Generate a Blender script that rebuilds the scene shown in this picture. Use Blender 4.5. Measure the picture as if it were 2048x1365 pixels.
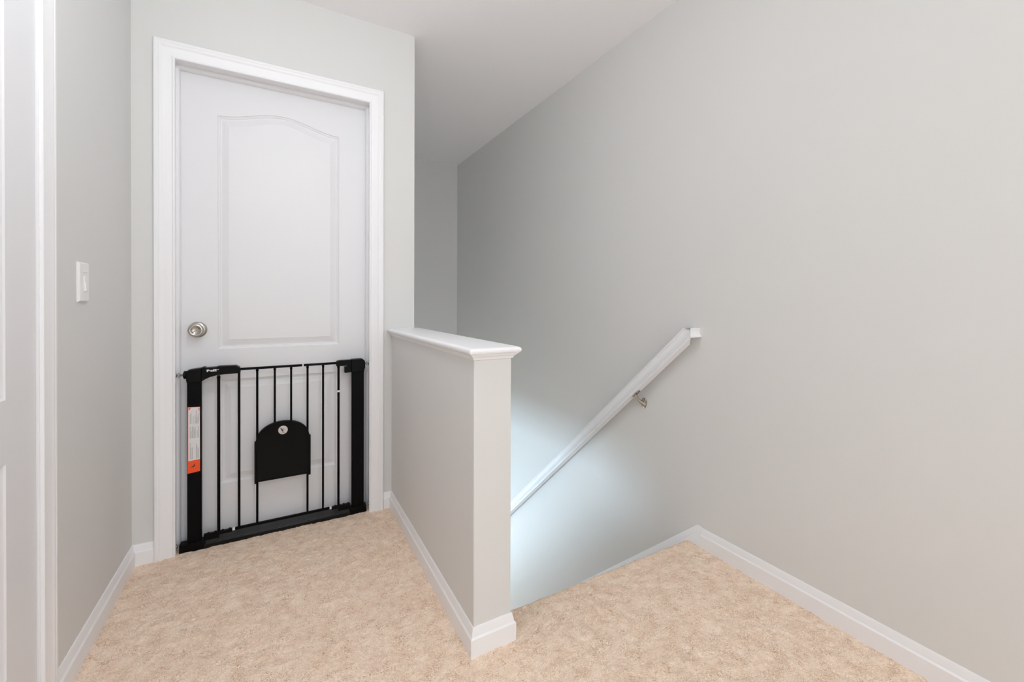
import bpy, bmesh, math, random
import numpy as np
from mathutils import Vector, Matrix

scn = bpy.context.scene
for o in list(bpy.data.objects):
    bpy.data.objects.remove(o)
COL = scn.collection
PI = math.pi

# ------------------------------------------------------------------ camera
F_PX = 842.42
cam_d = bpy.data.cameras.new('camera')
cam = bpy.data.objects.new('camera', cam_d)
COL.objects.link(cam)
cam_d.sensor_fit = 'HORIZONTAL'
cam_d.sensor_width = 36.0
cam_d.lens = F_PX / 2048 * 36.0
cam_d.shift_y = -72.36 / 2048
cam_d.clip_start = 0.01
cam.matrix_world = (Matrix.Translation((0, 0, 1.04)) @ Matrix.Rotation(-0.5074, 4, 'Z')
                    @ Matrix.Rotation(PI / 2 - 0.0063, 4, 'X') @ Matrix.Rotation(0.0035, 4, 'Z'))
scn.camera = cam

# ------------------------------------------------------------------ world, exposure, lights
scn.view_settings.view_transform = 'Standard'
scn.view_settings.look = 'None'
scn.view_settings.exposure = 0.23
scn.view_settings.gamma = 1.0
scn.view_settings.use_curve_mapping = False
scn.cycles.use_denoising = True
scn.cycles.max_bounces = 14
scn.cycles.diffuse_bounces = 10
world = bpy.data.worlds.new('daylight')
scn.world = world
world.use_nodes = True
world.node_tree.nodes['Background'].inputs[0].default_value = (0.80, 0.90, 1.0, 1)
world.node_tree.nodes['Background'].inputs[1].default_value = 0.6


def area(name, loc, direction, sx, sy, power, color):
    d = bpy.data.lights.new(name, 'AREA')
    d.shape = 'RECTANGLE'; d.size = sx; d.size_y = sy
    d.energy = power; d.color = color
    o = bpy.data.objects.new(name, d)
    COL.objects.link(o)
    o.location = loc
    o.rotation_euler = Vector(direction).to_track_quat('-Z', 'Y').to_euler()
    return o


def bulb(name, loc, r, power, color):
    d = bpy.data.lights.new(name, 'POINT')
    d.shadow_soft_size = r; d.energy = power; d.color = color
    o = bpy.data.objects.new(name, d)
    COL.objects.link(o); o.location = loc
    return o


# broad fill added behind the camera, in an unseen, made-up window
area('hall_fill_light', (0.54, -2.86, 1.35), (0, 1, 0.0), 1.9, 2.0, 19.5, (0.90, 0.965, 1.0))
# ceiling lamp over the landing, then an added fill bulb behind the camera
bulb('landing_lamp_light', (0.05, 0.95, 1.98), 0.12, 9.6, (0.92, 0.97, 1.0))
bulb('rear_fill_bulb', (0.50, -1.40, 2.20), 0.12, 20, (0.92, 0.97, 1.0))
# cool daylight through the low glazed panel of the lower storey
area('lower_window_light', (-2.93, 3.50, -2.25), (1, 0, 0.40), 1.7, 0.95, 158, (0.60, 0.81, 0.98))

# ------------------------------------------------------------------ materials


def srgb(r, g, b):
    def f(c):
        c /= 255.0
        return c / 12.92 if c <= 0.04045 else ((c + 0.055) / 1.055) ** 2.4
    return (f(r), f(g), f(b), 1.0)


def mat(name, color, rough=0.5, metal=0.0, spec=0.5, bump=None, vary=None):
    m = bpy.data.materials.new(name)
    m.use_nodes = True
    nt = m.node_tree
    b = nt.nodes['Principled BSDF']
    b.inputs['Base Color'].default_value = color
    b.inputs['Roughness'].default_value = rough
    b.inputs['Metallic'].default_value = metal
    b.inputs['Specular IOR Level'].default_value = spec
    tc = nt.nodes.new('ShaderNodeTexCoord')
    if vary:
        scale, amt = vary
        n = nt.nodes.new('ShaderNodeTexNoise'); n.inputs['Scale'].default_value = scale
        n.inputs['Detail'].default_value = 4
        nt.links.new(tc.outputs['Object'], n.inputs['Vector'])
        r = nt.nodes.new('ShaderNodeValToRGB')
        r.color_ramp.elements[0].position = 0.3; r.color_ramp.elements[1].position = 0.7
        r.color_ramp.elements[0].color = (color[0] * (1 - amt), color[1] * (1 - amt), color[2] * (1 - amt), 1)
        r.color_ramp.elements[1].color = (min(1, color[0] * (1 + amt)), min(1, color[1] * (1 + amt)), min(1, color[2] * (1 + amt)), 1)
        nt.links.new(n.outputs['Fac'], r.inputs['Fac'])
        nt.links.new(r.outputs['Color'], b.inputs['Base Color'])
    if bump:
        scale, strength, dist = bump
        n2 = nt.nodes.new('ShaderNodeTexNoise'); n2.inputs['Scale'].default_value = scale
        n2.inputs['Detail'].default_value = 3
        nt.links.new(tc.outputs['Object'], n2.inputs['Vector'])
        bp = nt.nodes.new('ShaderNodeBump')
        bp.inputs['Strength'].default_value = strength; bp.inputs['Distance'].default_value = dist
        nt.links.new(n2.outputs['Fac'], bp.inputs['Height'])
        nt.links.new(bp.outputs['Normal'], b.inputs['Normal'])
    return m


M_WALL = mat('wall_paint', (0.700, 0.700, 0.690, 1), 0.62, spec=0.3, bump=(220, 0.08, 0.001), vary=(1.3, 0.008))
M_CEIL = mat('ceiling_paint', (0.90, 0.895, 0.915, 1), 0.9, spec=0.1, bump=(120, 0.1, 0.001))
M_TRIM = mat('trim_paint', (0.86, 0.86, 0.88, 1), 0.38, spec=0.4, vary=(3.0, 0.006))
M_DOOR = mat('door_paint', (0.78, 0.78, 0.80, 1), 0.42, spec=0.4, bump=(90, 0.03, 0.001))
M_PLATE = mat('switch_plastic', (0.83, 0.83, 0.83, 1), 0.35)
M_NICKEL = mat('brushed_nickel', (0.52, 0.49, 0.45, 1), 0.24, metal=1.0, bump=(600, 0.05, 0.0005))
M_STEEL = mat('zinc_steel', (0.42, 0.42, 0.43, 1), 0.22, metal=1.0)
M_BLACK = mat('black_powder_coat', (0.0022, 0.0022, 0.0025, 1), 0.45, spec=0.10, bump=(800, 0.05, 0.0003))
M_BPLAS = mat('black_plastic', (0.0028, 0.0028, 0.003, 1), 0.40, spec=0.13, bump=(700, 0.08, 0.0003))
M_WPRINT = mat('white_print', (0.85, 0.85, 0.86, 1), 0.5)
M_PAPER = mat('label_paper', (0.72, 0.71, 0.72, 1), 0.5)
M_ORANGE = mat('label_orange', srgb(240, 82, 30), 0.45)
M_INK = mat('label_ink', (0.03, 0.025, 0.03, 1), 0.6)
M_GINK = mat('label_small_print', (0.22, 0.22, 0.24, 1), 0.6)
M_CLEAR = mat('clear_plastic', (0.80, 0.80, 0.80, 1), 0.25)


def carpet_material():
    m = bpy.data.materials.new('frieze_carpet')
    m.use_nodes = True
    nt = m.node_tree; L = nt.links.new
    b = nt.nodes['Principled BSDF']
    b.inputs['Roughness'].default_value = 1.0
    b.inputs['Specular IOR Level'].default_value = 0.05
    tc = nt.nodes.new('ShaderNodeTexCoord')

    def noise(scale, detail, dist=0.0):
        n = nt.nodes.new('ShaderNodeTexNoise')
        n.inputs['Scale'].default_value = scale; n.inputs['Detail'].default_value = detail
        n.inputs['Distortion'].default_value = dist
        L(tc.outputs['Object'], n.inputs['Vector'])
        return n

    def ramp(src, stops):
        r = nt.nodes.new('ShaderNodeValToRGB')
        e = r.color_ramp.elements
        while len(e) < len(stops):
            e.new(0.5)
        for i, (p, c) in enumerate(stops):
            e[i].position = p; e[i].color = c
        L(src, r.inputs['Fac'])
        return r

    def mix(fac, a, bb, mode='MIX'):
        x = nt.nodes.new('ShaderNodeMix'); x.data_type = 'RGBA'; x.blend_type = mode
        if isinstance(fac, float):
            x.inputs['Factor'].default_value = fac
        else:
            L(fac, x.inputs['Factor'])
        for k, v in (('A', a), ('B', bb)):
            s = [i for i in x.inputs if i.name == k and i.type == 'RGBA'][0]
            if isinstance(v, tuple):
                s.default_value = v
            else:
                L(v, s)
        return [o for o in x.outputs if o.type == 'RGBA'][0]
    light = (1.0, 0.815, 0.66, 1); mid = (0.94, 0.735, 0.58, 1); dark = (0.50, 0.30, 0.185, 1)
    # soft patches where the pile leans different ways
    n1 = noise(17, 6, 0.8)
    base = ramp(n1.outputs['Fac'], [(0.38, mid), (0.60, light)])
    # curled yarn strands: narrow bands of a distorted noise
    n2 = noise(80, 2, 2.4)
    worm = ramp(n2.outputs['Fac'], [(0.45, (0, 0, 0, 1)), (0.485, (1, 1, 1, 1)), (0.505, (1, 1, 1, 1)), (0.54, (0, 0, 0, 1))])
    n3 = noise(26, 3, 0.3)
    gate = ramp(n3.outputs['Fac'], [(0.36, (0.05, 0.05, 0.05, 1)), (0.62, (0.95, 0.95, 0.95, 1))])
    f = mix(1.0, worm.outputs['Color'], gate.outputs['Color'], 'MULTIPLY')
    c = mix(f, base.outputs['Color'], dark)
    n4 = noise(260, 2, 0.5)
    g = ramp(n4.outputs['Fac'], [(0.3, (0.86, 0.86, 0.86, 1)), (0.7, (1.1, 1.1, 1.1, 1))])
    c = mix(1.0, c, g.outputs['Color'], 'MULTIPLY')
    L(c, b.inputs['Base Color'])
    add = nt.nodes.new('ShaderNodeMath'); add.operation = 'ADD'
    L(n2.outputs['Fac'], add.inputs[0]); L(n4.outputs['Fac'], add.inputs[1])
    bp = nt.nodes.new('ShaderNodeBump'); bp.inputs['Strength'].default_value = 0.55; bp.inputs['Distance'].default_value = 0.006
    L(add.outputs[0], bp.inputs['Height']); L(bp.outputs['Normal'], b.inputs['Normal'])
    return m


M_CARPET = carpet_material()

# ------------------------------------------------------------------ mesh helpers


class MB:
    """collects shapes and links them as one mesh object"""

    def __init__(self):
        self.v = []; self.f = []

    def add(self, verts, faces):
        o = len(self.v)
        self.v += [tuple(p) for p in verts]
        self.f += [tuple(i + o for i in f) for f in faces]
        return self

    def box(self, x0, x1, y0, y1, z0, z1):
        return self.add([(x0, y0, z0), (x1, y0, z0), (x1, y1, z0), (x0, y1, z0), (x0, y0, z1), (x1, y0, z1), (x1, y1, z1), (x0, y1, z1)],
                        [(0, 3, 2, 1), (4, 5, 6, 7), (0, 1, 5, 4), (1, 2, 6, 5), (2, 3, 7, 6), (3, 0, 4, 7)])

    def rings(self, rings, close=True, caps=True):
        n = len(rings[0]); vs = [p for r in rings for p in r]; fs = []
        for i in range(len(rings) - 1):
            for j in range(n if close else n - 1):
                k = (j + 1) % n
                fs.append((i * n + j, i * n + k, (i + 1) * n + k, (i + 1) * n + j))
        if caps and close:
            fs.append(tuple(reversed(range(n)))); fs.append(tuple((len(rings) - 1) * n + j for j in range(n)))
        return self.add(vs, fs)

    def tube(self, pts, r, n=16, caps=True):
        pts = [Vector(p) for p in pts]
        rs = r if isinstance(r, (list, tuple)) else [r] * len(pts)
        rings = []; up = None
        for i, p in enumerate(pts):
            t = (pts[min(i + 1, len(pts) - 1)] - pts[max(i - 1, 0)]).normalized()
            if up is None:
                up = Vector((0, 0, 1)) if abs(t.z) < 0.9 else Vector((1, 0, 0))
            a = (up - t * up.dot(t)).normalized(); up = a
            b = t.cross(a)
            rings.append([p + (a * math.cos(2 * PI * k / n) + b * math.sin(2 * PI * k / n)) * rs[i] for k in range(n)])
        return self.rings(rings, caps=caps)

    def lathe(self, origin, axis, prof, n=32, sx=1.0):
        """prof: (distance along axis, radius)"""
        axis = Vector(axis).normalized()
        a = Vector((0, 0, 1)) if abs(axis.z) < 0.9 else Vector((1, 0, 0))
        a = (a - axis * a.dot(axis)).normalized(); b = axis.cross(a) * sx
        o = Vector(origin)
        rings = [[o + axis * d + (a * math.cos(2 * PI * k / n) + b * math.sin(2 * PI * k / n)) * max(r, 1e-5) for k in range(n)] for d, r in prof]
        return self.rings(rings)

    def prism(self, poly, fn0, fn1):
        """poly: 2D outline; fn0/fn1 map a 2D point to the two end faces"""
        return self.rings([[fn0(*p) for p in poly], [fn1(*p) for p in poly]])

    def build(self, name, material, parent=None, bevel=0.0, seg=2, smooth=None, fix=True):
        me = bpy.data.meshes.new(name)
        me.from_pydata(self.v, [], self.f)
        if fix:
            bm = bmesh.new(); bm.from_mesh(me)
            bmesh.ops.recalc_face_normals(bm, faces=bm.faces)
            bm.to_mesh(me); bm.free()
        o = bpy.data.objects.new(name, me)
        COL.objects.link(o)
        me.materials.append(material)
        if parent:
            o.parent = parent
            o.matrix_parent_inverse = Matrix.Translation(-Vector(parent.location))
        if bevel:
            m = o.modifiers.new('edges', 'BEVEL'); m.width = bevel; m.segments = seg; m.limit_method = 'ANGLE'
            m.angle_limit = math.radians(40)
        if smooth is not None or bevel:
            ang = math.radians(smooth if smooth is not None else 40)
            bm = bmesh.new(); bm.from_mesh(me)
            for f in bm.faces:
                f.smooth = True
            for e in bm.edges:
                e.smooth = not (len(e.link_faces) == 2 and e.calc_face_angle(0) > ang)
            bm.to_mesh(me); bm.free()
        return o


def empty(name, loc):
    o = bpy.data.objects.new(name, None); COL.objects.link(o)
    o.location = loc; o.empty_display_size = 0.1
    return o


def tag(o, label=None, cat=None, group=None, kind=None):
    if label: o['label'] = label
    if cat: o['category'] = cat
    if group: o['group'] = group
    if kind: o['kind'] = kind
    return o


def struct(o, label=None):
    o['kind'] = 'structure'
    if label: o['label'] = label
    return o


# ------------------------------------------------------------------ dimensions (metres)
XL, XR = -0.500, 1.580            # left and right wall faces
YD = 2.160                        # wall with the door
XW = 0.619                        # stairwell face of the wall beside the door
YF = 3.985                        # far wall above the stairs
ZC = 2.4135                       # ceiling
YB = -3.0                         # wall behind the camera
KX0, KX1, KY = 0.504, 0.629, 1.134  # half wall
YN = 1.245                        # edge of the top step
ZLOW = -2.80                      # lower storey floor
SL = 0.9                          # rise / run
RUN, RISE = 0.2222, 0.20

# ------------------------------------------------------------------ shell
# left wall with an opening for the near door
LD0, LD1, LDH = 0.650, 1.443, 2.045      # rough opening in Y, and head height
w = MB()
w.box(XL - 0.12, XL, LD1, YD, 0, ZC).box(XL - 0.12, XL, YB, LD0, 0, ZC).box(XL - 0.12, XL, LD0, LD1, LDH, ZC)
struct(w.build('wall_left', M_WALL), 'grey painted wall on the left with a light switch')

w = MB().box(XR, XR + 0.12, YB, 5.6, ZLOW, ZC)
struct(w.build('wall_right', M_WALL), 'long grey painted wall on the right with the handrail')

# wall with the door: opening x -0.385..0.418
DX0, DX1, DH = -0.372, 0.402, 2.030
w = MB()
w.box(XL - 0.12, DX0 - 0.012, YD, YD + 0.125, 0, ZC)
w.box(DX1 + 0.012, XW, YD, YD + 0.125, 0, ZC)
w.box(DX0 - 0.012, DX1 + 0.012, YD, YD + 0.125, DH + 0.012, ZC)
struct(w.build('wall_front', M_WALL), 'grey painted wall around the white door behind the gate')
# stairwell left wall, continuing from the door wall
w = MB().box(XW - 0.12, XW, YD + 0.126, YF, -0.30, ZC)
struct(w.build('wall_stairwell', M_WALL))
# wall over the stairs at the far end
w = MB().box(XW - 0.12, XR, YF, YF + 0.12, -0.75, ZC)
struct(w.build('wall_far', M_WALL), 'narrow shaded wall at the far end of the stairwell')
# wall behind the camera, with an opening added for the fill light
w = MB()
w.box(XL, -0.41, YB - 0.12, YB, 0, ZC).box(1.49, XR, YB - 0.12, YB, 0, ZC)
w.box(-0.41, 1.49, YB - 0.12, YB, 0, 0.35).box(-0.41, 1.49, YB - 0.12, YB, 2.35, ZC)
struct(w.build('wall_back', M_WALL))
w = MB().box(XL - 0.12, XR + 0.12, YB - 0.12, YF + 0.12, ZC, ZC + 0.1)
struct(w.build('ceiling', M_CEIL), 'flat white ceiling')

# half wall beside the stairs
w = MB().box(KX0, KX1, KY, YD, -0.0, 0.8695)
struct(w.build('wall_middle', M_WALL, bevel=0.003), 'grey half wall between the landing and the stairs')

# lower storey: walls under the landing and round the room at the foot of the stairs
w = MB().box(XW - 0.115, XW, YN - 0.02, 1.98, ZLOW, -0.30)
pl = [(1.981, -0.46), (1.981, ZLOW), (YN + RUN * 12.2, ZLOW), (YN + RUN * 12.2, -RISE * 12 + 0.22)]  # unseen stringer wall, raised to block low light on the right wall
w.prism([(a, max(b, ZLOW)) for a, b in pl], lambda a, b: (XW - 0.115, a, b), lambda a, b: (XW, a, b))
struct(w.build('wall_stair_light_block', M_WALL))
w = MB()
w.box(-3.0, XW - 0.116, 1.10, 1.22, ZLOW, -0.30)
struct(w.build('wall_lower_front', M_WALL))
w = MB()
w.box(-3.12, -3.0, 1.10, 2.60, ZLOW, -0.30).box(-3.12, -3.0, 4.50, 5.6, ZLOW, -0.30)
w.box(-3.12, -3.0, 2.60, 4.50, ZLOW, -2.74).box(-3.12, -3.0, 2.60, 4.50, -1.75, -0.30)
struct(w.build('wall_lower_left', M_WALL))
w = MB().box(-3.0, XR, 5.48, 5.6, ZLOW, -0.30)
struct(w.build('wall_lower_back', M_WALL))
w = MB().box(-3.12, XW - 0.12, YD + 0.126, YF, -0.30, -0.02).box(-3.12, XW - 0.12, 1.10, YD + 0.12, -0.30, -0.04)
w.box(-3.12, XR, YF + 0.12, 5.6, -0.40, -0.30)
struct(w.build('ceiling_lower', M_CEIL))
w = MB().box(-3.0, XR, YN + 0.3, 5.48, ZLOW - 0.1, ZLOW)
struct(w.build('floor_lower', M_CARPET))

# ------------------------------------------------------------------ carpet on the landing
rng = np.random.default_rng(7)


def vnoise(X, Y, cell, seed):
    r = np.random.default_rng(seed)
    T = r.random((256, 256))
    u = X / cell + 1000; v = Y / cell + 1000
    i = np.floor(u).astype(int); j = np.floor(v).astype(int)
    fu = u - i; fv = v - j
    fu = fu * fu * (3 - 2 * fu); fv = fv * fv * (3 - 2 * fv)
    i %= 256; j %= 256; i2 = (i + 1) % 256; j2 = (j + 1) % 256
    return (T[i, j] * (1 - fu) * (1 - fv) + T[i2, j] * fu * (1 - fv) + T[i, j2] * (1 - fu) * fv + T[i2, j2] * fu * fv) - 0.5


def grid_mesh(x0, x1, y0, y1, cell, roll=False):
    nx = max(2, int(round((x1 - x0) / cell)) + 1)
    xs = np.linspace(x0, x1, nx)
    ny = max(2, int(round((y1 - y0) / cell)) + 1)
    s = np.linspace(0, y1 - y0, ny)
    py = y0 + s; pz = np.zeros_like(s); ang = np.zeros_like(s)
    if roll:                                     # the carpet wraps over the rounded nosing
        R = 0.016
        k = 12
        a = np.linspace(0, PI, k + 1)[1:]
        ys = list(py[:-0 or None]); zs = list(pz); an = list(ang)
        y_c = y1
        for t in a:
            ys.append(y_c + R * math.sin(t)); zs.append(-R + R * math.cos(t)); an.append(t)
        zlow = zs[-1]
        py = np.array(ys); pz = np.array(zs); ang = np.array(an)
    X, Yg = np.meshgrid(xs, py)
    _, Zg = np.meshgrid(xs, pz)
    _, A = np.meshgrid(xs, ang)
    S = Yg - Zg * 1.3
    d = 0.0036 * vnoise(X, S, 0.0085, 1) + 0.0030 * vnoise(X, S, 0.021, 2) + 0.004 * vnoise(X, S, 0.12, 3)
    Yo = Yg + np.sin(A) * d
    Zo = Zg + np.cos(A) * d
    n0, n1 = X.shape
    verts = np.stack([X, Yo, Zo], -1).reshape(-1, 3)
    idx = np.arange(n0 * n1).reshape(n0, n1)
    faces = np.stack([idx[:-1, :-1], idx[:-1, 1:], idx[1:, 1:], idx[1:, :-1]], -1).reshape(-1, 4)
    return verts, faces


parts = [
    grid_mesh(XL, KX0, 0.45, YD, 0.0042),
    grid_mesh(KX0, XR, 0.45, KY, 0.0042),
    grid_mesh(KX1, XR, KY, YN - 0.016, 0.0042, roll=True),
    grid_mesh(DX0, DX1, YD, 2.30, 0.0042),
    grid_mesh(XL, XR, YB, 0.45, 0.08),
]
vs = []; fs = []; off = 0
for v_, f_ in parts:
    vs.append(v_); fs.append(f_ + off); off += len(v_)
me = bpy.data.meshes.new('floor')
V = np.concatenate(vs); Fq = np.concatenate(fs)
me.from_pydata(V.tolist(), [], Fq.tolist())
me.materials.append(M_CARPET)
me.polygons.foreach_set('use_smooth', [True] * len(me.polygons))
floor = bpy.data.objects.new('floor', me); COL.objects.link(floor)
struct(floor, 'beige carpet on the landing')
# the slab under the landing
w = MB().box(XL - 0.12, KX1 - 0.005, YB, YD + 0.12, -0.30, -0.012).box(KX1 - 0.006, XR, YB, YN - 0.03, -0.30, -0.012)
struct(w.build('floor_slab', M_WALL))

# the stairs going down: carpeted steps with rounded nosings, one mesh per flight
st = MB()
for i in range(1, 13):
    z = -RISE * i
    y1 = YN + RUN * i
    y0 = y1 - RUN - 0.03
    prof = [(y0, z - 0.2)]
    prof += [(y0, z)]
    prof += [(y1 - 0.016 + 0.016 * math.sin(a), z - 0.016 + 0.016 * math.cos(a)) for a in np.linspace(0, PI, 9)]
    prof += [(y1 - 0.02, z - 0.034), (y1 - 0.02, z - 0.2)]
    st.prism(prof, lambda a, b: (XW + 0.001, a, b), lambda a, b: (XR - 0.001, a, b))
st.box(XW + 0.001, XR - 0.001, YN - 0.03, YN - 0.019, -0.2, -0.033)
o = st.build('staircase', M_CARPET, smooth=35)
tag(o, 'beige carpeted flight of stairs going down beside the half wall', 'stairs', kind='structure')

# ------------------------------------------------------------------ trim profiles
BASE = [(0.0, 0.0), (0.013, 0.0), (0.013, 0.056), (0.0115, 0.0585), (0.0085, 0.0605), (0.0080, 0.064), (0.0068, 0.070),
        (0.0052, 0.077), (0.0045, 0.081), (0.0030, 0.0845), (0.0, 0.085)]
CASING = [(0.0, 0.0), (0.0, 0.0080), (0.0018, 0.0108), (0.0050, 0.0118), (0.0080, 0.0105), (0.0095, 0.0080), (0.0130, 0.0082),
          (0.0220, 0.0100), (0.0330, 0.0130), (0.0420, 0.0158), (0.0440, 0.0175), (0.0465, 0.0183), (0.0500, 0.0183),
          (0.0510, 0.0170), (0.0545, 0.0172), (0.0555, 0.0185), (0.0610, 0.0188), (0.0650, 0.0178), (0.0672, 0.0150), (0.0672, 0.0)]
ZB = 0.0


def sweep(profile, stations, name, material, parent=None, close=True):
    """stations: functions mapping a profile point to a 3D point"""
    return MB().rings([[fn(a, b) for a, b in profile] for fn in stations], caps=True).build(name, material, parent, smooth=28)


def mit(p, ex, ey):      # station at p with 2D offset direction (ex, ey) per unit thickness
    return lambda t, z: (p[0] + ex * t, p[1] + ey * t, p[2] + z - 0.004)


# left wall baseboard, from the near door casing to the corner
struct(sweep(BASE, [mit((XL, 1.497, 0), 1, 0), mit((XL, YD, 0), 1, -1)], 'baseboard_left', M_TRIM), 'white baseboard along the left wall')
# piece between the left corner and the door casing
struct(sweep(BASE, [mit((XL, YD, 0), 1, -1), mit((-0.4305, YD, 0), 0, -1)], 'baseboard_front', M_TRIM), 'short white baseboard left of the door')
# piece right of the door casing, then along and round the end of the half wall
o = sweep(BASE, [mit((0.4630, YD, 0), 0, -1), mit((KX0, YD, 0), -1, -1), mit((KX0, KY, 0), -1, -1), mit((KX1, KY, 0), 1, -1), mit((KX1, KY + 0.012, 0), 1, 0)],
          'baseboard_middle', M_TRIM)
struct(o, 'white baseboard wrapping the half wall')
# right wall, level part
struct(sweep(BASE, [mit((XR, YB, 0), -1, 0), mit((XR, 1.168, 0), -1, 0)], 'baseboard_right', M_TRIM), 'white baseboard along the right wall')
# raked skirt beside the stairs: level toe then sloping down
SKH = 0.30
SKP = [(0.0, -SKH), (0.011, -SKH), (0.011, -0.029), (0.0100, -0.0265), (0.0080, -0.0245), (0.0080, -0.021), (0.0068, -0.015),
       (0.0052, -0.008), (0.0045, -0.004), (0.0030, -0.0005), (0.0, 0.0)]


def raked(y, ztop, level=False):
    k = 1.0 if level else math.sqrt(1 + SL * SL)
    return lambda t, z: (XR - t, y, ztop + z * k * (1.0 if level else 1.0))


o = sweep(SKP, [raked(1.1685, 0.0835, True), raked(1.192, 0.0835), raked(YN + RUN * 12, 0.0835 - SL * (YN + RUN * 12 - 1.192))],
          'trim_1', M_TRIM)
struct(o, 'white sloping skirt board along the stairs')


def casing_u(x0, x1, zt, zb, fn, name, parent):
    """mitred three-sided casing; fn(a, h, along) maps to 3D"""
    r = [[fn(x0 - a, zb, h) for a, h in CASING], [fn(x0 - a, zt + a, h) for a, h in CASING],
         [fn(x1 + a, zt + a, h) for a, h in CASING], [fn(x1 + a, zb, h) for a, h in CASING]]
    return MB().rings(r).build(name, M_TRIM, parent, smooth=24)


# ------------------------------------------------------------------ door leaf with two moulded panels
PROF = [(0.0, 0.0), (0.0015, 0.0035), (0.0045, 0.0052), (0.0075, 0.0060), (0.0095, 0.0092), (0.0125, 0.0098), (0.0150, 0.0095),
        (0.0240, 0.0060), (0.0360, 0.0022), (0.0395, 0.0014), (0.0402, 0.0001)]


def panel_loop(x0, x1, z0, z1, arch, d, n=48):
    pts = []
    xa, xb, za, zb = x0 + d, x1 - d, z0 + d, z1 - d
    for i in range(8): pts.append((xa, za + (zb - za) * i / 8))
    for i in range(n):
        t = i / n
        pts.append((xa + (xb - xa) * t, zb + arch * 0.5 * (1 - math.cos(2 * PI * t))))
    for i in range(8): pts.append((xb, zb + (za - zb) * i / 8))
    for i in range(n): pts.append((xb + (xa - xb) * i / n, za))
    return pts


def rect_loop(x0, x1, z0, z1, n=48):
    return panel_loop(x0, x1, z0, z1, 0.0, 0.0, n)


def door_leaf(x0, x1, z0, z1, split, panels, fn, back):
    """fn(x, z, depth) -> 3D, depth measured into the leaf"""
    mb = MB()
    rects = [(x0, x1, split, z1), (x0, x1, z0, split)]
    for rc, (a, b, c, d, arch) in zip(rects, panels):
        loops = [[fn(x, z, 0) for x, z in rect_loop(*rc)]]
        for off, dep in PROF:
            loops.append([fn(x, z, dep) for x, z in panel_loop(a, b, c, d, arch, off)])
        mb.rings(loops, caps=False)
        n = len(loops[0])
        mb.add(loops[-1], [tuple(range(n))])
    # edges and back
    fr = [(x0, z0), (x1, z0), (x1, z1), (x0, z1)]
    vs = [fn(x, z, 0) for x, z in fr] + [fn(x, z, back) for x, z in fr]
    mb.add(vs, [(4, 5, 6, 7), (0, 1, 5, 4), (1, 2, 6, 5), (2, 3, 7, 6), (3, 0, 4, 7)])
    return mb


# door 1: behind the gate
d1 = empty('door_1', (0.015, YD, 0))
struct(d1, 'white two-panel door with an arched top panel behind the gate')
fr = MB()
Y0J, Y1J = YD - 0.002, YD + 0.127
fr.box(DX0 - 0.012, DX0, Y0J, Y1J, -0.004, DH + 0.012).box(DX1, DX1 + 0.012, Y0J, Y1J, -0.004, DH + 0.012).box(DX0 - 0.012, DX1 + 0.012, Y0J, Y1J, DH, DH + 0.012)
fr.build('door_jamb', M_TRIM, d1)
YS0, YSL = 2.222, 2.2495
sp = MB()
SX0, SX1, SZ = DX0 + 0.0125, DX1 - 0.0125, DH - 0.0125
for (a, b) in ((0, 0), (0.003, 0)):
    pass
STOP = [(0.0, 0.0), (0.0, 0.006), (0.003, 0.0095), (0.009, 0.0115), (0.0145, 0.0125), (0.0275, 0.0125), (0.0275, 0.0)]
sp.rings([[(DX0 + h, YS0 + t, -0.004) for t, h in STOP], [(DX0 + h, YS0 + t, DH - h) for t, h in STOP],
          [(DX1 - h, YS0 + t, DH - h) for t, h in STOP], [(DX1 - h, YS0 + t, -0.004) for t, h in STOP]])
sp.build('door_stop', M_TRIM, d1, smooth=30)
casing_u(-0.3630, 0.3935, 2.018, -0.006, lambda x, z, h: (x, YD - h, z), 'door_casing', d1)
PX0, PX1 = -0.2310, 0.2660
leaf = door_leaf(DX0 + 0.003, DX1 - 0.003, 0.012, DH - 0.007, 0.762,
                 [(PX0, PX1, 0.8285, 1.857, 0.0475), (PX0 + 0.008, PX1 - 0.014, 0.2295, 0.692, 0.0)],
                 lambda x, z, d: (x, 2.2505 + d, z), 0.035)
leaf_o = leaf.build('door_panel', M_DOOR, d1, smooth=20)
# knob with rosette and push-in privacy button slot
k = MB()
KX, KZ = -0.302, 0.9165
k.lathe((KX, 2.2500, KZ), (0, -1, 0), [(0, 0.0), (0, 0.0335), (0.002, 0.0338), (0.006, 0.0315), (0.009, 0.026), (0.010, 0.016), (0.010, 0.0)], 48)
k.lathe((KX, 2.2500, KZ), (0, -1, 0), [(0.008, 0.012), (0.022, 0.0115), (0.028, 0.0135), (0.034, 0.021), (0.041, 0.0265), (0.048, 0.0285),
                                       (0.054, 0.0278), (0.0575, 0.0250), (0.0590, 0.0205), (0.0580, 0.0175), (0.0550, 0.0150), (0.0535, 0.009), (0.0530, 0.0)], 48)
kn = k.build('door_knob', M_NICKEL, d1, smooth=50)
kn['label'] = 'round brushed nickel knob'
b = MB()
b.box(-0.0115, 0.0115, -0.0035, 0.0, -0.0020, 0.0020)
ob = b.build('turn_button', M_NICKEL, kn, bevel=0.0006)
ob.matrix_parent_inverse = Matrix.Identity(4)
ob.matrix_world = Matrix.Translation((KX, 2.1950, KZ)) @ Matrix.Rotation(math.radians(-38), 4, 'Y')

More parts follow.
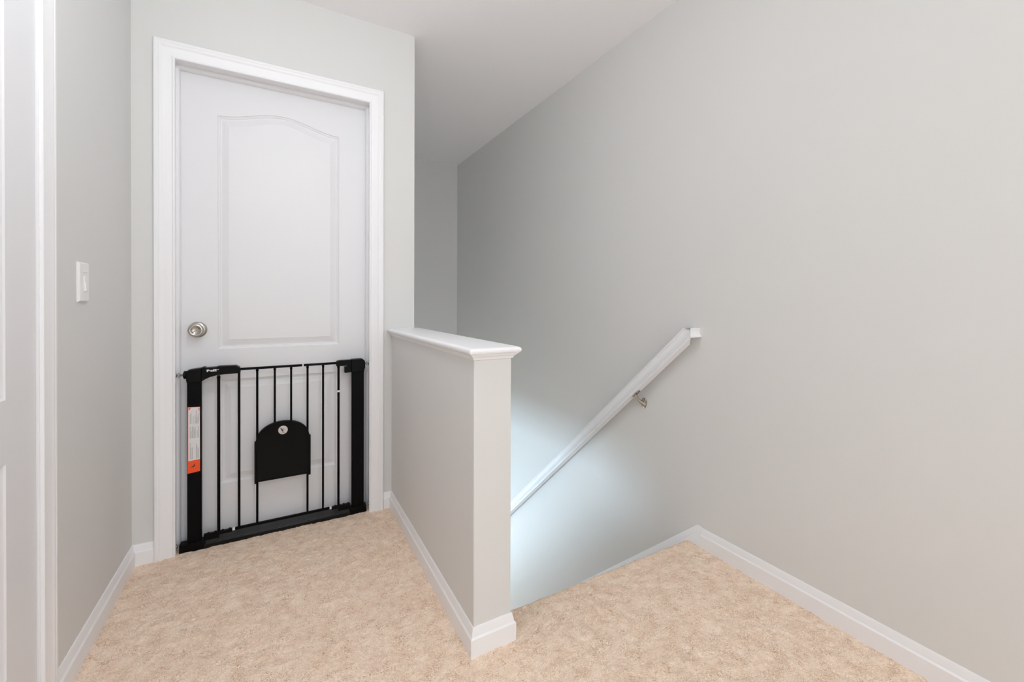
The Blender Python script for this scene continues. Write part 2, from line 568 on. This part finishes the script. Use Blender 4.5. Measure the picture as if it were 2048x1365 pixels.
# door 2: left wall, closed, only its hinge-side stile seen
d2 = empty('door_2', (XL, 1.03, 0))
struct(d2, 'closed white door in the left wall at the edge of view')
LJ0, LJ1 = 0.662, 1.430       # jamb faces, in Y
fr = MB()
fr.box(XL - 0.122, XL + 0.002, LJ1 + 0.012, LD1 + 0.001, -0.004, LDH).box(XL - 0.122, XL + 0.0, LD0, LJ0, -0.004, LDH).box(XL - 0.122, XL + 0.002, LJ0, LJ1 + 0.012, LDH - 0.014, LDH)
fr.box(XL - 0.122, XL + 0.0, LJ1 + 0.001, LJ1 + 0.012, -0.004, LDH)
fr.build('door_jamb', M_TRIM, d2)
casing_u(-1.436, -0.656, 2.05, -0.006, lambda x, z, h: (XL + h * 0.6, -(x * 0.9 - 0.1436 if x < -1.436 else x), z), 'door_casing', d2)
leaf = door_leaf(-1.4285, -0.665, 0.012, 2.028, 0.762,
                 [(-1.3020, -0.792, 0.8285, 1.857, 0.0475), (-1.3020, -0.792, 0.2295, 0.692, 0.0)],
                 lambda x, z, d: (XL - 0.0050 - d, -x, z), 0.035)
leaf.build('door_panel', M_DOOR, d2, smooth=20)

# ------------------------------------------------------------------ cap on the half wall
cp = MB()
CAPP = [(0.0, -0.0235), (0.0, 0.0)]
# board with a bullnose: inset rings from the bottom up; o = overhang beyond the half wall faces
OV = 0.0225


def cap_ring(ov, z):
    return [(KX0 - ov, YD, z), (KX0 - ov, KY - ov, z), (KX1 + ov, KY - ov, z), (KX1 + ov, YD, z)]


def cap_rings(levels):
    mb = MB()
    mb.rings([cap_ring(a, z) for a, z in levels])
    return mb


TOP = 0.9055
lv = [(OV - 0.004, TOP - 0.0200)]
for t in np.linspace(-0.95, 0.40, 9):
    a = t * PI / 2
    lv.append((OV - 0.0090 + 0.0095 * math.cos(a), TOP - 0.0102 + 0.0098 * math.sin(a)))
lv += [(OV - 0.0075, TOP - 0.0010), (OV - 0.013, TOP)]
o = cap_rings(lv).build('trim_2', M_TRIM, smooth=35)
struct(o, 'white wooden cap with rounded edge on top of the half wall')
cv = cap_rings([(0.001, TOP - 0.0365), (0.0035, TOP - 0.0365), (0.0040, TOP - 0.0340), (0.0062, TOP - 0.0305), (0.0095, TOP - 0.0265), (0.0125, TOP - 0.0245),
                (0.0130, TOP - 0.0225), (0.0165, TOP - 0.0220), (0.0165, TOP - 0.0195)]).build('trim_3', M_TRIM, smooth=30)
struct(cv, 'white cove moulding under the half wall cap')

# ------------------------------------------------------------------ light switch
ls = empty('light_switch', (XL, 1.683, 1.037))
tag(ls, 'white single light switch on the left wall near the door', 'light switch')
yc, zc = 1.683, 1.094
p = MB()
lv = [(0.0358, 0.0575, 0.0), (0.0358, 0.0575, 0.0028), (0.0325, 0.0540, 0.0062), (0.0318, 0.0533, 0.0066)]
p.rings([[(XL + h, yc - a, zc - b), (XL + h, yc + a, zc - b), (XL + h, yc + a, zc + b), (XL + h, yc - a, zc + b)] for a, b, h in lv])
plate = p.build('wall_plate', M_PLATE, ls, smooth=25)
p = MB().box(XL + 0.0060, XL + 0.0068, yc - 0.0100, yc + 0.0100, zc - 0.030, zc + 0.0215)
p.build('switch_frame', M_PLATE, ls, bevel=0.0005)
p = MB()
p.prism([(0.0065, -0.025), (0.0120, -0.0245), (0.0128, -0.0225), (0.0112, -0.006), (0.0088, 0.010), (0.0092, 0.0175), (0.0085, 0.0195), (0.0065, 0.0200)],
        lambda a, b: (XL + a, yc - 0.0074, zc + b - 0.002), lambda a, b: (XL + a, yc + 0.0074, zc + b - 0.002))
p.build('paddle', M_PLATE, ls, bevel=0.0012)
p = MB().box(XL + 0.0060, XL + 0.0096, yc - 0.0125, yc + 0.0125, zc + 0.0300, zc + 0.0322)
p.build('dimmer_slider', M_PLATE, ls, bevel=0.0004)

# ------------------------------------------------------------------ handrail
hr = empty('handrail', (1.545, 1.18, 0.89))
tag(hr, 'white sloping wooden handrail on the right wall above the stairs', 'handrail')
SR = 0.909
ang = math.atan(SR)
RX = 1.512
RP = [(0.0, 0.0), (0.0, 0.0070), (0.0018, 0.0085), (0.0062, 0.0095), (0.0068, 0.0110), (0.0048, 0.0125), (0.0050, 0.0150), (0.0085, 0.0195), (0.0130, 0.0270),
      (0.0162, 0.0350), (0.0172, 0.0420), (0.0165, 0.0480), (0.0140, 0.0520), (0.0085, 0.0530), (0.0080, 0.0570), (0.0100, 0.0590), (0.0150, 0.0600),
      (0.0340, 0.0600), (0.0395, 0.0585), (0.0410, 0.0550), (0.0410, 0.0)]
YE, ZE = 1.1775, 0.8935      # lower front corner of the plumb end cut
ZT = 0.9315                  # level cut on top of the end


def rail_pt(t, h, y):
    return (RX + t, y, ZE - SR * (y - YE) + h / math.cos(ang))


def rail_start(t, h):
    y = YE + t * 0.9
    z = rail_pt(t, h, y)[2]
    if z > ZT:
        y += (z - ZT) / SR
    return rail_pt(t, h, y)


YEND = 3.75
def rail_tip(t, h):
    p_ = rail_pt(t, h, YE + t * 0.9)
    return (p_[0], p_[1], min(p_[2], ZT))


rl = MB().rings([[rail_tip(t, h) for t, h in RP], [rail_start(t, h) for t, h in RP], [rail_pt(t, h, YEND) for t, h in RP]])
rl.build('rail', M_TRIM, hr, smooth=22)
# mitred return to the wall
RET = [(0.0, 0.0), (0.0, 0.0050), (0.0030, 0.0085), (0.0070, 0.0150), (0.0085, 0.0220), (0.0080, 0.0290), (0.0050, 0.0335), (0.0050, 0.0360), (0.0075, 0.0380),
       (0.0400, 0.0380), (0.0400, 0.0)]
rt = MB().rings([[(RX + max(0.0006, a * 0.9), YE + a, ZE + b) for a, b in RET], [(XR - 0.0005, YE + a, ZE + b) for a, b in RET]])
rt.build('rail_return', M_TRIM, hr, smooth=22)


def bracket(y):
    zr = ZE - SR * (y - YE)
    b = MB()
    # teardrop plate on the wall
    pts = []
    zc_ = zr - 0.046
    for i in range(24):
        a = 2 * PI * i / 24
        rz = 0.031 if math.sin(a) < 0 else 0.021
        ry = 0.0170 * (1 - 0.35 * max(0, -math.sin(a)))
        pts.append((y - 0.012 + ry * math.cos(a), zc_ + rz * math.sin(a)))
    b.rings([[(XR, q, r) for q, r in pts], [(XR - 0.0035, q, r) for q, r in pts],
             [(XR - 0.0055, y - 0.012 + (q - y + 0.012) * 0.86, zc_ + (r - zc_) * 0.9) for q, r in pts]])
    # curved arm
    P = [Vector((XR - 0.004, y - 0.012, zc_ - 0.010)), Vector((XR - 0.016, y - 0.010, zc_ - 0.002)), Vector((XR - 0.028, y - 0.006, zc_ + 0.008)),
         Vector((XR - 0.038, y - 0.002, zc_ + 0.020)), Vector((XR - 0.044, y, zc_ + 0.034)), Vector((XR - 0.046, y, zr - 0.004))]
    b.tube(P, [0.0135, 0.0100, 0.0078, 0.0070, 0.0068, 0.0075], 14)
    b.build('wall_bracket', M_NICKEL, hr, smooth=45)
    s = MB()
    d = Vector((0, math.cos(ang), -math.sin(ang))); nrm = Vector((0, math.sin(ang), math.cos(ang)))
    c = Vector((XR - 0.046, y, zr))
    pts0 = []
    for i in range(20):
        a = 2 * PI * i / 20
        l = 0.029 * math.cos(a); wd = 0.0115 * math.sin(a) * (1.25 if abs(math.cos(a)) > 0.6 else 0.9)
        pts0.append((l, wd))
    s.rings([[c + d * l + Vector((1, 0, 0)) * w_ + nrm * h for l, w_ in pts0] for h in (-0.0044, -0.0004)])
    for sg in (-1, 1):
        s.lathe(c + d * 0.016 * sg - nrm * 0.0030, -nrm, [(0, 0), (0, 0.0045), (0.0018, 0.0036), (0.0024, 0.0)], 16)
    s.build('saddle_strap', M_NICKEL, hr, smooth=40)


bracket(1.505)
bracket(3.10)

# ------------------------------------------------------------------ safety gate
YG = 2.185
g = empty('safety_gate', (0.015, YG, 0))
tag(g, 'black metal safety gate with small pet flap, fitted across the door frame', 'gate')
# posts: flat rectangular tubes
for x0, x1, nm in ((-0.3290, -0.2800, 'l'), (0.3155, 0.3730, 'r')):
    pb = MB()
    pb.box(x0, x1, YG - 0.0125, YG + 0.0125, 0.022, 0.720)
    pb.build('post', M_BLACK, g, bevel=0.0045, seg=3)
# base bar between the jambs with a raised outer lip and end blocks
bb = MB()
pf = [(YG - 0.0185, -0.004), (YG + 0.0640, -0.004), (YG + 0.0640, 0.012), (YG + 0.0625, 0.0140), (YG - 0.006, 0.0140), (YG - 0.0075, 0.0185), (YG - 0.0145, 0.0195), (YG - 0.0185, 0.0160)]
bb.prism(pf, lambda a, b: (-0.352, a, b), lambda a, b: (0.384, a, b))
bb.build('base_bar', mat('black_gloss_metal', (0.003, 0.003, 0.0035, 1), 0.26, metal=0.0, spec=0.35), g, bevel=0.001)
for x0, x1 in ((-0.3545, -0.2700), (0.3090, 0.3830)):
    e = MB().box(x0, x1, YG - 0.0195, YG + 0.0195, -0.004, 0.0345)
    e.build('base_block', M_BLACK, g, bevel=0.002)
# rails of the swinging door
rb = 0.0050
tr = MB().box(-0.150, 0.0995, YG - rb, YG + rb, 0.7380, 0.7485)
tr.build('top_rail', M_BLACK, g, bevel=0.002)
tr = MB().box(0.1045, 0.252, YG - rb, YG + rb, 0.7380, 0.7485)
tr.build('top_rail', M_BLACK, g, bevel=0.002)
tr = MB().box(0.0990, 0.1050, YG - rb + 0.001, YG + rb - 0.001, 0.7385, 0.7480)
o = tr.build('rail_joint', M_CLEAR, g); o['label'] = 'white plastic joint in the top rail'
br = MB().box(-0.1630, 0.2170, YG - rb, YG + rb, 0.0435, 0.0545)
br.build('bottom_rail', M_BLACK, g, bevel=0.002)
for x0, x1 in ((-0.2740, -0.1725), (0.2255, 0.3100)):
    br = MB().box(x0, x1, YG - rb - 0.002, YG + rb + 0.002, 0.0400, 0.0530)
    for q in np.linspace(x0 + 0.012, x1 - 0.014, 4):
        br.box(q, q + 0.008, YG - rb, YG + rb, 0.052, 0.0565)
    br.box(x0, x0 + 0.055 if x0 < 0 else x1, YG - rb, YG + rb, 0.026, 0.0405) if x0 < 0 else br.box(x1 - 0.055, x1, YG - rb, YG + rb, 0.026, 0.0405)
    br.build('hinge_rail', M_BPLAS, g, bevel=0.001)
for x0 in (-0.1725, 0.2170):
    o = MB().box(x0, x0 + 0.009, YG - rb + 0.001, YG + rb - 0.001, 0.0440, 0.0540).build('rail_joint', M_CLEAR, g)
    o['label'] = 'white plastic joint in the bottom rail'
# upright bars
for x, r, z0, z1 in ((-0.2215, 0.0058, 0.045, 0.722), (-0.1480, 0.0050, 0.052, 0.742), (-0.0800, 0.0046, 0.052, 0.742), (-0.0120, 0.0044, 0.460, 0.742),
                     (0.0535, 0.0044, 0.460, 0.742), (0.1215, 0.0046, 0.052, 0.742), (0.1880, 0.0046, 0.052, 0.742), (0.2565, 0.0054, 0.045, 0.732)):
    b = MB().tube([(x, YG, z0), (x, YG, z1)], r, 16)
    # little weld flare at the rail
    b.lathe((x, YG, z1 - 0.006), (0, 0, -1), [(0, r + 0.0018), (0.004, r + 0.0010), (0.009, r)], 16)
    b.build('bar', M_BLACK, g, smooth=50)
b = MB().lathe((0.2565, YG, 0.602), (0, 0, 1), [(0, 0.0055), (0.001, 0.0066), (0.008, 0.0066), (0.009, 0.0055)], 20)
o = b.build('bar_ring', M_CLEAR, g, smooth=50); o['label'] = 'small clear ring on the rightmost bar'

# latch housing and handle at the left
YFc = YG - 0.0195
h = MB()
outl = [(-0.3290, 0.7000), (-0.3310, 0.7120), (-0.3330, 0.7380), (-0.3290, 0.7510), (-0.3180, 0.7555), (-0.2795, 0.7595), (-0.2790, 0.7000)]
h.prism(outl, lambda a, b: (a, YFc, b), lambda a, b: (a, YG + 0.0195, b))
h.build('latch_housing', M_BPLAS, g, bevel=0.004, seg=3)
h = MB()
outl = [(-0.2785, 0.7030), (-0.2660, 0.7120), (-0.2500, 0.7195), (-0.2250, 0.7255), (-0.2000, 0.7275), (-0.1440, 0.7275), (-0.1425, 0.7400), (-0.1450, 0.7530),
        (-0.1580, 0.7615), (-0.1900, 0.7625), (-0.2240, 0.7630), (-0.2250, 0.7600), (-0.2660, 0.7590), (-0.2670, 0.7630), (-0.2785, 0.7620)]
hm = MB().prism(outl, lambda a, b: (a, YFc + 0.0005, b), lambda a, b: (a, YG + 0.0190, b))
handle = hm.build('handle', M_BPLAS, g, bevel=0.0035, seg=3)
h = MB().lathe((-0.3310, YG, 0.7330), (-1, 0, 0), [(0, 0.0), (0, 0.0155), (0.004, 0.0170), (0.0085, 0.0165), (0.0105, 0.0130), (0.0120, 0.0090), (0.0120, 0.0)], 28)
h.build('adjuster_cup', M_BPLAS, g, smooth=40)
# closing block at the right
h = MB()
outl = [(0.3120, 0.6950), (0.3120, 0.7580), (0.3640, 0.7590), (0.3740, 0.7500), (0.3770, 0.7400), (0.3770, 0.7150), (0.3735, 0.7050), (0.3735, 0.6950)]
h.prism(outl, lambda a, b: (a, YFc, b), lambda a, b: (a, YG + 0.0195, b))
h.build('lock_housing', M_BPLAS, g, bevel=0.003, seg=3)
h = MB()
outl = [(0.2460, 0.7290), (0.2460, 0.7515), (0.2590, 0.7560), (0.3120, 0.7560), (0.3120, 0.6960), (0.2830, 0.6950), (0.2830, 0.7240), (0.2980, 0.7250), (0.2980, 0.7290)]
h.prism(outl, lambda a, b: (a, YFc + 0.004, b), lambda a, b: (a, YG + 0.0150, b))
h.build('lock_catch', M_BPLAS, g, bevel=0.0015)
# tension spindles with wall cups
for x0, sx, z in ((DX0, 1, 0.7330), (DX0, 1, 0.0240), (DX1, -1, 0.7330), (DX1, -1, 0.0300)):
    s = MB().tube([(x0 + sx * 0.002, YG, z), (x0 + sx * 0.034, YG, z)], 0.0042, 14)
    for q in range(7):
        s.lathe((x0 + sx * (0.008 + q * 0.0034), YG, z), (sx, 0, 0), [(0, 0.0042), (0.0010, 0.0050), (0.0020, 0.0042)], 14)
    s.lathe((x0 + sx * 0.0125, YG, z), (sx, 0, 0), [(0, 0.0), (0, 0.0105), (0.0045, 0.0105), (0.0045, 0.0)], 6)
    so = s.build('tension_spindle', M_STEEL, g, smooth=35)
    c = MB().box(min(x0, x0 + sx * 0.003), max(x0, x0 + sx * 0.003), YG - 0.0125, YG + 0.0125, z - 0.017, z + 0.017)
    c.lathe((x0 + sx * 0.001, YG, z), (sx, 0, 0), [(0, 0.0), (0, 0.0115), (0.0065, 0.0100), (0.0065, 0.0)], 18)
    co = c.build('wall_cup', M_STEEL, so, bevel=0.0008)
    co.matrix_parent_inverse = so.matrix_parent_inverse @ Matrix.Identity(4)
    co.matrix_parent_inverse = (Matrix.Translation(Vector(g.location)) @ so.matrix_parent_inverse).inverted()

# arched pet flap
FX0, FX1, FZ0, FZS, FZT = -0.0860, 0.1290, 0.2360, 0.4120, 0.4960


def arch(x0, x1, z0, zs, zt, inset=0.0, n=28):
    x0 += inset; x1 -= inset; z0 += inset; zt -= inset
    pts = [(x0, z0)]
    cx, rx, rz = (x0 + x1) / 2, (x1 - x0) / 2, zt - zs
    for i in range(n + 1):
        a = PI - PI * i / n
        pts.append((cx + rx * math.copysign(abs(math.cos(a)) ** 0.92, math.cos(a)), zs + rz * math.sin(a)))
    pts.append((x1, z0))
    return pts


fl = MB()
ro = arch(FX0, FX1, FZ0, FZS, FZT)
levels = [(0.0, YG + 0.006), (0.0, YG - 0.0085), (0.0012, YG - 0.0100), (0.0052, YG - 0.0100), (0.0062, YG - 0.0085), (0.0085, YG - 0.0080)]
fl.rings([[(x, y, z) for x, z in arch(FX0, FX1, FZ0, FZS, FZT, ins)] for ins, y in levels])
flap = fl.build('pet_flap', M_BPLAS, g, smooth=30)
# side channels the flap slides in
for x0, x1 in ((FX0 - 0.0045, FX0 + 0.004), (FX1 - 0.004, FX1 + 0.0055)):
    MB().box(x0, x1, YG - 0.0105, YG + 0.0085, FZ0 - 0.006, FZS + 0.004).build('flap_channel', M_BPLAS, g, bevel=0.0015)
# round metal catch on the flap


def sub(mb, name, m, par, **kw):
    """child of a part of an unrotated thing, vertices given in world space"""
    o_ = mb.build(name, m, None, **kw)
    o_.parent = par
    o_.matrix_parent_inverse = (Matrix.Translation(Vector(par.parent.location)) @ par.matrix_parent_inverse).inverted()
    return o_


CXF, CZF = 0.0205, 0.4550
b = MB().lathe((CXF, YG - 0.0078, CZF), (0, -1, 0), [(0, 0.0), (0, 0.0190), (0.0022, 0.0190), (0.0030, 0.0178), (0.0030, 0.0158), (0.0018, 0.0150), (0.0016, 0.0)], 40)
badge = sub(b, 'flap_catch', mat('satin_silver', (0.62, 0.59, 0.56, 1), 0.4, metal=0.35), flap, smooth=35)
badge['label'] = 'round silver catch on the black pet flap'
b = MB()
yb = YG - 0.0110
b.prism([(-0.0105, 0.0095), (-0.0080, 0.0115), (0.0015, -0.0035), (0.0020, -0.0065), (-0.0015, -0.0075), (-0.0035, -0.0055)],
        lambda a, c: (CXF + a, yb, CZF + c), lambda a, c: (CXF + a, yb + 0.0022, CZF + c))
b.prism([(-0.0065, -0.0115), (0.0065, -0.0110), (0.0060, -0.0128), (-0.0060, -0.0130)],
        lambda a, c: (CXF + a, yb + 0.001, CZF + c), lambda a, c: (CXF + a, yb + 0.0022, CZF + c))
o = b.build('catch_mark', M_INK, None)
o.parent = badge.parent
o.matrix_parent_inverse = badge.matrix_parent_inverse.copy()
o['label'] = 'dark pointer on the silver catch'
b = MB().lathe((CXF + 0.0022, yb + 0.002, CZF + 0.0035), (0, -1, 0), [(0, 0.0), (0, 0.0048), (0.0022, 0.0040), (0.0028, 0.0)], 20)
o = b.build('catch_pin', M_STEEL, None, smooth=40)
o.parent = badge.parent
o.matrix_parent_inverse = badge.matrix_parent_inverse.copy()

# warning label hung on the left post
lb = MB()
YLb = YG - 0.0135
lb.prism([(-0.3265, 0.3240), (-0.2845, 0.3285), (-0.2850, 0.5980), (-0.3265, 0.6000)], lambda a, c: (a, YLb - 0.0006, c), lambda a, c: (a, YLb, c))
lab = lb.build('warning_label', M_ORANGE, g)
lab['label'] = 'orange and white printed warning label on the left post'


def lsub(mb, name, m):
    o_ = mb.build(name, m, None)
    o_.parent = lab
    o_.matrix_parent_inverse = (Matrix.Translation(Vector(g.location)) @ lab.matrix_parent_inverse).inverted()
    return o_


lb = MB()
lb.prism([(-0.3240, 0.3760), (-0.2848, 0.3790), (-0.2852, 0.5965), (-0.3240, 0.5985)], lambda a, c: (a, YLb - 0.0010, c), lambda a, c: (a, YLb - 0.0005, c))
lsub(lb, 'label_text_panel', M_PAPER)
ink = MB(); random.seed(5)
# rows of small print, the lines running up the label as on the photographed one
for blk0, blk1 in ((0.383, 0.463), (0.470, 0.522), (0.530, 0.587)):
    for i in range(9):
        xx = -0.3185 + i * 0.0034
        if random.random() < 0.18: continue
        top = blk0 + (blk1 - blk0) * (0.45 + 0.55 * random.random())
        zz = blk0
        while zz < top:
            ln = 0.0018 + 0.0035 * random.random()
            ink.box(xx, xx + 0.0013, YLb - 0.0013, YLb - 0.0009, zz, min(zz + ln, top))
            zz += ln + 0.0009
lsub(ink, 'small_print', M_GINK)
# red-orange corner marks
cm = MB()
cm.prism([(-0.3230, 0.5965), (-0.3150, 0.5965), (-0.3180, 0.5900), (-0.3230, 0.5880)], lambda a, c: (a, YLb - 0.0014, c), lambda a, c: (a, YLb - 0.0009, c))
lsub(cm, 'corner_mark', M_ORANGE)
cm = MB()
cm.prism([(-0.2895, 0.5940), (-0.2865, 0.5940), (-0.2865, 0.5830), (-0.2895, 0.5840)], lambda a, c: (a, YLb - 0.0014, c), lambda a, c: (a, YLb - 0.0009, c))
lsub(cm, 'corner_mark', M_ORANGE)
ik = MB()
ik.prism([(-0.3160, 0.3475), (-0.3120, 0.3510), (-0.3060, 0.3560), (-0.3045, 0.3600), (-0.3015, 0.3635), (-0.3005, 0.3610), (-0.3030, 0.3575), (-0.3025, 0.3530),
          (-0.3060, 0.3495), (-0.3110, 0.3480)], lambda a, c: (a, YLb - 0.0012, c), lambda a, c: (a, YLb - 0.0006, c))
lsub(ik, 'bird_shaped_mark', M_INK)

# white lettering on the handle
tc_ = bpy.data.curves.new('brand_lettering', 'FONT')
tc_.body = 'IPeaaEE'
tc_.size = 0.0130; tc_.extrude = 0.0003; tc_.offset = 0.00035
tc_.space_character = 0.80
to = bpy.data.objects.new('tmp_text', tc_); COL.objects.link(to)
bpy.context.view_layer.update()
dg = bpy.context.evaluated_depsgraph_get()
tme = bpy.data.meshes.new_from_object(to.evaluated_get(dg))
bpy.data.objects.remove(to)
xs_ = [v.co.x for v in tme.vertices]; wtx = max(xs_) - min(xs_)
for v in tme.vertices:
    x_ = (v.co.x - min(xs_)) / wtx * 0.0350
    v.co = Vector((-0.2610 + x_, YFc - 0.0004 - v.co.z, 0.7435 + v.co.y * 0.95 - 0.01 * (0.0350 - x_)))
tme.materials.clear(); tme.materials.append(M_WPRINT)
to = bpy.data.objects.new('brand_lettering', tme); COL.objects.link(to)
to.parent = handle
to.matrix_parent_inverse = (Matrix.Translation(Vector(g.location)) @ handle.matrix_parent_inverse).inverted()
to['label'] = 'white lettering on the handle'
b = MB().lathe((-0.2215, YFc + 0.0002, 0.7500), (0, -1, 0), [(0, 0.0), (0, 0.0019), (0.0006, 0.0019), (0.0006, 0.0)], 16)
o = sub(b, 'trade_mark_dot', M_WPRINT, handle)
